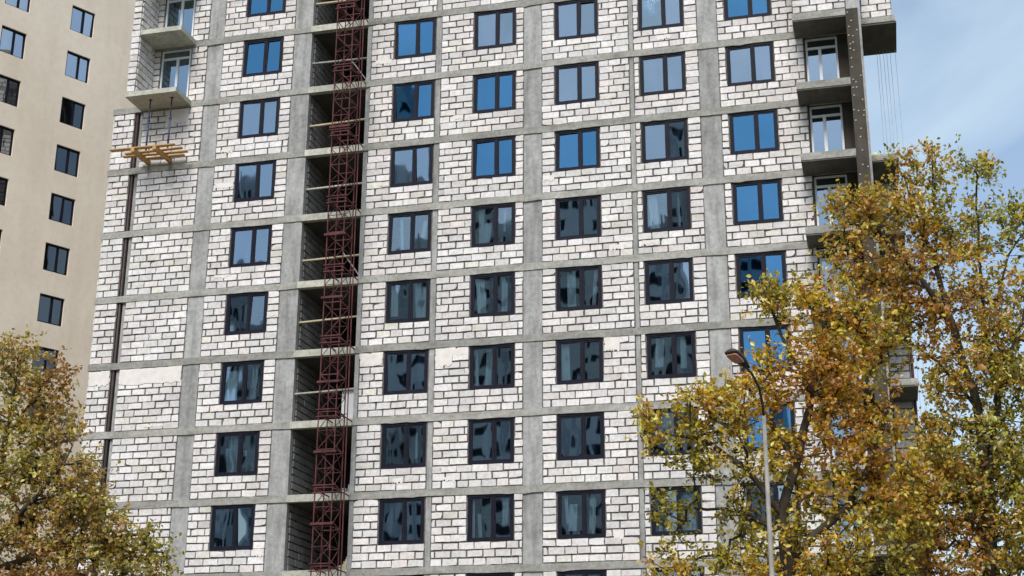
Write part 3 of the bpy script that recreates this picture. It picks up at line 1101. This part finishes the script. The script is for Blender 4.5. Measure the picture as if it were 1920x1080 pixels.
# ------------------------------------------------------------------ trees
def make_tree(label, base, y, trunk_px, clusters, palette, leaf, per_tip, seed, r_unit=0.0062, depth=1.0, thin=0.86):
    """Tree at depth plane y: trunk traced upward, tips scattered through the crown volumes, each joined to the nearest limb."""
    rng = np.random.default_rng(seed)
    ppm = CAM_F / (y - CAM_POS[1]) * 1.0
    t = thing('autumn_tree', label, 'tree', (base[0], base[1], 0))
    org = np.array([base[0], base[1], 0.0])
    nodes, par = [], []
    limb_ends = []
    for li, line in enumerate(trunk_px):
        pts = []
        for q in line:
            if q == 'base':
                pts.append(org.copy())
            else:
                u, v, dy = q
                pts.append(at(u, v, y + dy))
        prev = None
        if nodes:
            dd = np.linalg.norm(np.array(nodes) - pts[0], axis=1)
            prev = int(np.argmin(dd))
        for i in range(len(pts) - 1):
            seg = max(2, int(np.linalg.norm(pts[i + 1] - pts[i]) / 0.35))
            for j in range(seg):
                p = pts[i] + (pts[i + 1] - pts[i]) * (j / seg) + rng.normal(0, 0.02, 3) * (j > 0)
                nodes.append(p)
                par.append(-1 if prev is None else prev)
                prev = len(nodes) - 1
        nodes.append(pts[-1])
        par.append(prev)
    tips = []
    for (u, v, ru, rv, n, dy) in clusters:
        c = at(u, v, y + dy)
        k = 0
        while k < n:
            q = rng.uniform(-1, 1, 3)
            rr = np.linalg.norm(q)
            if rr > 1:
                continue
            if rng.random() > 0.35 + 0.65 * rr:       # crowns carry most leaves towards the outside
                continue
            if math.sin(u * .031 + q[0] * ru * .060 + seed) + math.sin(v * .023 + q[2] * rv * .066 + 2 * seed) + math.sin(q[1] * 4 + u) < -0.55 and rng.random() < 0.8:
                k += 0.7
                continue
            p = c + q * np.array([ru, max(min(ru, rv) * 1.25, 55) * depth, rv]) / ppm
            tips.append(p)
            k += 1
    tips = np.array(tips)
    tips = tips[rng.random(len(tips)) < thin]
    root = at(*trunk_px[0][-1][:2], y)
    ordr = np.argsort(np.min(np.linalg.norm(tips[:, None, :] - np.array(nodes)[None, :, :], axis=2), axis=1))
    buf = np.zeros((len(nodes) + len(tips) * 14, 3))
    cnt = len(nodes)
    buf[:cnt] = nodes
    tipnode = []
    for ti in ordr:
        p = tips[ti]
        dv = p - buf[:cnt]
        dist = np.linalg.norm(dv, axis=1) + 1e-6
        cost = dist * (1 + 0.8 * np.clip(-dv[:, 2] / dist + 0.15, 0, 1))
        cost += np.where(buf[:cnt, 2] < 2.6, 3.0, 0)
        b = int(np.argmin(cost))
        L = dist[b]
        seg = min(12, max(1, int(L / 0.30)))
        prev = b
        side = rng.normal(0, 0.09 * L, 3)
        side[2] -= 0.05 * L
        for j in range(1, seg + 1):
            f = j / seg
            buf[cnt] = buf[b] + dv[b] * f + side * math.sin(math.pi * f)
            par.append(prev)
            prev = cnt
            cnt += 1
        tipnode.append(prev)
    nodes = buf[:cnt]
    par = np.array(par)
    weight = np.zeros(cnt)
    weight[tipnode] += 1
    for i in range(cnt - 1, -1, -1):
        if weight[i] == 0:
            weight[i] = 0.5
        if par[i] >= 0 and par[i] < i:
            weight[par[i]] += weight[i]
    rad = r_unit * np.sqrt(weight)
    # wood
    V, F = [], []
    for i in range(cnt):
        if par[i] < 0:
            continue
        a_, b_ = nodes[par[i]], nodes[i]
        d_ = b_ - a_
        L = np.linalg.norm(d_)
        if L < 1e-5:
            continue
        d_ /= L
        ref = np.array([0, 0, 1.0]) if abs(d_[2]) < 0.9 else np.array([1.0, 0, 0])
        s_ = np.cross(d_, ref)
        s_ /= np.linalg.norm(s_)
        t_ = np.cross(s_, d_)
        nn = 7 if rad[i] > 0.05 else 4
        r0, r1 = min(rad[par[i]], rad[i] * 1.35), rad[i]
        o = len(V)
        for c_, r_ in ((a_ - d_ * 0.01, r0), (b_ + d_ * 0.01, r1)):
            for k in range(nn):
                an = 2 * math.pi * k / nn
                V.append(tuple(c_ - org + (s_ * math.cos(an) + t_ * math.sin(an)) * r_))
        for k in range(nn):
            k2 = (k + 1) % nn
            F.append((o + k, o + k2, o + nn + k2, o + nn + k))
    # fine twigs round every tip, leaves strung along them
    tp = nodes[tipnode]
    pr_ = nodes[par[tipnode]]
    NT = 4
    tw0 = np.repeat(tp, NT, axis=0) - np.repeat(tp - pr_, NT, axis=0) * rng.random((len(tp) * NT, 1)) * 0.8
    out = np.repeat((tp - pr_) / (np.linalg.norm(tp - pr_, axis=1)[:, None] + 1e-6), NT, axis=0)
    twd = out * 0.7 + rng.normal(0, 0.62, tw0.shape) + np.array([0, 0, 0.30])
    twd /= np.linalg.norm(twd, axis=1)[:, None]
    twl = rng.uniform(0.22, 0.50, (len(tw0), 1))
    tw1 = tw0 + twd * twl
    ref = np.array([0.31, 0.87, 0.38])
    s_ = np.cross(twd, ref)
    s_ /= np.linalg.norm(s_, axis=1)[:, None]
    t_ = np.cross(s_, twd)
    tv = np.stack([tw0 + s_ * .006, tw0 - s_ * .003 + t_ * .005, tw0 - s_ * .003 - t_ * .005, tw1], 1).reshape(-1, 3) - org
    o = len(V)
    V += [tuple(q) for q in tv]
    for k in range(len(tw0)):
        q = o + 4 * k
        F += [(q, q + 1, q + 3), (q + 1, q + 2, q + 3), (q + 2, q, q + 3)]
    me = bpy.data.meshes.new('trunk')
    me.from_pydata(V, [], F)
    me.materials.append(M_bark)
    me.shade_smooth()
    link('trunk', me, t)
    nL = len(tw0) * per_tip
    ti_ = np.repeat(np.arange(len(tw0)), per_tip)
    idx = ti_ // NT
    along = rng.uniform(0.15, 1.08, (nL, 1))
    pos = tw0[ti_] + twd[ti_] * twl[ti_] * along + rng.normal(0, 0.035, (nL, 3))
    nrm = rng.normal(0, 1, (nL, 3)) + np.array([0, -0.25, 0.55])
    nrm /= np.linalg.norm(nrm, axis=1)[:, None]
    ax = rng.normal(0, 0.8, (nL, 3)) + twd[ti_] * 0.8 + np.array([0, 0, -0.45])
    ax -= nrm * np.sum(ax * nrm, axis=1)[:, None]
    ax /= np.linalg.norm(ax, axis=1)[:, None]
    sd = np.cross(nrm, ax)
    ln_ = (leaf * np.exp(rng.normal(0, 0.22, nL)))[:, None]
    wd = ln_ * rng.uniform(0.26, 0.36, nL)[:, None]
    up_ = nrm * wd * 0.35
    P0 = pos
    P1 = pos + ax * ln_ * 0.40 + sd * wd + up_
    P2 = pos + ax * ln_ * 0.78 + sd * wd * 0.6 + up_ * 0.6
    P3 = pos + ax * ln_
    P4 = pos + ax * ln_ * 0.78 - sd * wd * 0.6 + up_ * 0.6
    P5 = pos + ax * ln_ * 0.40 - sd * wd + up_
    verts = np.stack([P0, P1, P2, P3, P4, P5], 1).reshape(-1, 3) - org
    bi = np.arange(nL) * 6
    quads = np.stack([np.stack([bi, bi + 1, bi + 2, bi + 3], 1), np.stack([bi, bi + 3, bi + 4, bi + 5], 1)], 1).reshape(-1, 4)
    me = bpy.data.meshes.new('crown')
    me.vertices.add(len(verts))
    me.vertices.foreach_set('co', verts.astype(np.float32).ravel())
    nf = len(quads)
    me.loops.add(nf * 4)
    me.loops.foreach_set('vertex_index', quads.astype(np.int32).ravel())
    me.polygons.add(nf)
    me.polygons.foreach_set('loop_start', (np.arange(nf) * 4).astype(np.int32))
    me.update(calc_edges=True)
    # leaf colour: one hue per twig with spread, as autumn turns branch by branch
    pal = np.array([c for c, w_ in palette])
    wts = np.array([w_ for c, w_ in palette], float)
    wts /= wts.sum()
    fr = np.array([[0.55, 0.31, 0.2], [-0.4, 0.6, 0.5]])
    ph = rng.random(4) * 6.28
    fld = np.sin(tp[:, 0] * 1.3 + ph[0]) * 0.5 + np.sin(tp[:, 2] * 1.1 + tp[:, 0] * 0.5 + ph[1]) * 0.5 + np.sin(tp[:, 1] * 1.5 + ph[2]) * 0.3 + rng.normal(0, 0.55, len(tp))
    rank = np.argsort(np.argsort(fld)) / len(tp)
    cum = np.cumsum(wts)
    r_ = np.clip(rank[idx] + rng.normal(0, 0.17, nL), 0, 0.999)
    ci = np.searchsorted(cum, r_)
    ci = np.clip(ci, 0, len(pal) - 1)
    colr = pal[ci] * np.exp(rng.normal(0, 0.28, nL))[:, None]
    colr = np.clip(colr, 0.004, 0.75)
    c4 = np.concatenate([np.repeat(colr, 2, axis=0), np.ones((nf, 1))], 1).astype(np.float32)
    at_ = me.attributes.new('tint', 'FLOAT_COLOR', 'FACE')
    at_.data.foreach_set('color', c4.ravel())
    me.materials.append(M_leaf)
    co = link('crown', me, t)
    co['kind'] = 'stuff'
    return t


GOLD = [((0.40, 0.17, 0.03), 0.7), ((0.52, 0.28, 0.04), 2.0), ((0.64, 0.44, 0.065), 3.2), ((0.58, 0.46, 0.065), 2.4), ((0.33, 0.29, 0.045), 1.5), ((0.15, 0.13, 0.03), 0.7)]
TALL = [((0.40, 0.19, 0.05), 1.3), ((0.50, 0.29, 0.06), 2.4), ((0.60, 0.43, 0.075), 2.6), ((0.48, 0.39, 0.065), 2.0), ((0.24, 0.21, 0.045), 1.4), ((0.12, 0.11, 0.03), 0.9), ((0.44, 0.44, 0.07), 0.4)]
BROWN = [((0.36, 0.19, 0.06), 2.0), ((0.47, 0.30, 0.085), 2.8), ((0.46, 0.37, 0.085), 2.2), ((0.33, 0.28, 0.06), 1.8), ((0.17, 0.15, 0.04), 1.1), ((0.52, 0.44, 0.09), 0.8)]

TY = -23.5
b = at(1487, 1500, TY)
make_tree('broad golden autumn tree behind the street lamp, before the right corner', (b[0], TY), TY,
          [['base', (1478, 1060, 0), (1468, 960, 0), (1500, 840, 0), (1530, 700, 0.2), (1555, 560, 0.1)],
           [(1470, 970, 0), (1400, 880, -0.4), (1330, 830, -0.6), (1235, 810, -0.4)],
           [(1472, 1000, 0), (1390, 960, 0.4), (1290, 950, 0.5)],
           [(1490, 870, 0), (1440, 780, 0), (1400, 720, -0.3)],
           [(1478, 1050, 0), (1590, 950, 0.4), (1640, 850, 0.4), (1665, 760, 0.3)],
           [(1520, 740, 0), (1470, 640, 0), (1440, 560, 0)]],
          [(1520, 580, 95, 62, 70, 0), (1460, 560, 60, 45, 28, 0), (1600, 640, 80, 75, 55, 0.3), (1500, 690, 105, 70, 85, 0), (1360, 760, 105, 60, 75, -0.4),
           (1240, 800, 55, 38, 26, -0.4), (1300, 850, 80, 50, 24, -0.3), (1400, 880, 110, 90, 74, 0), (1540, 830, 110, 110, 120, 0.2), (1640, 850, 75, 110, 75, 0.3),
           (1270, 950, 45, 55, 20, 0.4), (1265, 1050, 55, 55, 30, 0.4), (1400, 1010, 105, 60, 46, 0), (1590, 1000, 130, 100, 150, 0.2), (1460, 1090, 150, 60, 75, 0),
           (1690, 960, 60, 130, 60, 0.4), (1560, 1120, 200, 60, 90, 0), (1610, 730, 80, 70, 60, 0.3), (1660, 640, 60, 70, 36, 0.3), (1330, 760, 70, 45, 24, -0.4)],
          GOLD, 0.096, 9, 3)
TY2 = -21.5
b = at(1866, 1500, TY2)
make_tree('tall loose rust and olive tree against the sky at the right edge', (b[0], TY2), TY2,
          [['base', (1858, 1060, 0), (1850, 900, 0), (1832, 760, 0), (1790, 620, 0), (1755, 500, 0), (1750, 380, 0), (1748, 300, 0)],
           [(1850, 900, 0), (1870, 760, 0.3), (1845, 600, 0.4), (1835, 450, 0.3), (1832, 330, 0.2)],
           [(1858, 850, 0), (1885, 700, -0.3), (1925, 560, -0.4), (1960, 430, -0.4)],
           [(1790, 620, 0), (1740, 540, -0.4), (1690, 480, -0.5), (1625, 410, -0.5)],
           [(1755, 500, 0), (1725, 420, 0), (1695, 330, 0)],
           [(1835, 770, 0), (1760, 680, 0.4), (1700, 640, 0.5)],
           [(1852, 950, 0), (1800, 880, 0.4), (1740, 840, 0.4)],
           [(1870, 560, 0.4), (1890, 480, 0.4), (1925, 430, 0.5)]],
          [(1700, 315, 48, 42, 22, 0), (1765, 320, 55, 50, 30, 0), (1838, 345, 42, 42, 24, 0.2), (1640, 395, 70, 40, 46, -0.4), (1720, 410, 60, 55, 42, 0), (1800, 430, 65, 70, 58, 0.2),
           (1890, 430, 55, 60, 36, 0.2), (1610, 430, 48, 40, 26, -0.5), (1690, 510, 65, 45, 40, -0.3), (1790, 560, 80, 80, 80, 0), (1880, 580, 60, 90, 60, 0),
           (1720, 620, 70, 50, 46, 0.2), (1820, 700, 85, 80, 90, 0), (1900, 740, 60, 90, 60, 0), (1765, 770, 55, 70, 44, 0.3), (1830, 860, 90, 90, 105, 0),
           (1770, 950, 75, 80, 70, 0.2), (1880, 980, 90, 100, 110, 0), (1800, 1060, 110, 70, 80, 0), (1980, 600, 80, 200, 90, 0), (1980, 900, 90, 200, 100, 0), (1620, 490, 70, 50, 50, -0.4), (1600, 400, 45, 45, 26, -0.5), (1660, 560, 60, 50, 40, -0.2), (1790, 900, 90, 100, 80, 0.3), (1740, 1010, 70, 90, 70, 0.3), (1860, 900, 80, 110, 80, -0.2), (1900, 1040, 90, 70, 70, 0), (1770, 850, 60, 70, 36, 0.2), (1880, 660, 60, 80, 40, 0.3), (1750, 460, 70, 60, 36, 0.1)],
          TALL, 0.098, 7, 5, r_unit=0.0050, thin=0.97)
TY3 = -27.0
b = at(-20, 1500, TY3)
make_tree('brownish autumn tree at the lower left before the beige tower', (b[0], TY3), TY3,
          [['base', (-30, 1100, 0), (-20, 950, 0), (10, 820, 0), (30, 720, 0), (35, 650, 0)],
           [(-25, 1030, 0), (60, 940, -0.3), (120, 870, -0.4), (150, 800, -0.4)],
           [(-28, 1080, 0), (80, 1030, 0.3), (190, 1010, 0.3), (280, 1000, 0.2)],
           [(-20, 950, 0), (-90, 850, 0), (-130, 760, 0)],
           [(10, 820, 0), (70, 740, 0.2), (95, 690, 0.2)]],
          [(35, 670, 42, 48, 30, 0), (90, 710, 45, 50, 34, 0), (20, 760, 75, 70, 66, 0), (95, 800, 60, 60, 55, 0), (40, 880, 95, 80, 95, 0), (130, 900, 55, 70, 58, -0.2),
           (160, 960, 70, 50, 55, 0), (60, 1000, 110, 80, 105, 0), (230, 1010, 70, 42, 48, 0.2), (265, 1060, 58, 50, 46, 0.2), (170, 1060, 90, 60, 75, 0),
           (-90, 850, 110, 150, 110, 0), (-60, 1050, 120, 90, 70, 0), (60, 1110, 160, 60, 60, 0)],
          BROWN, 0.088, 9, 9)
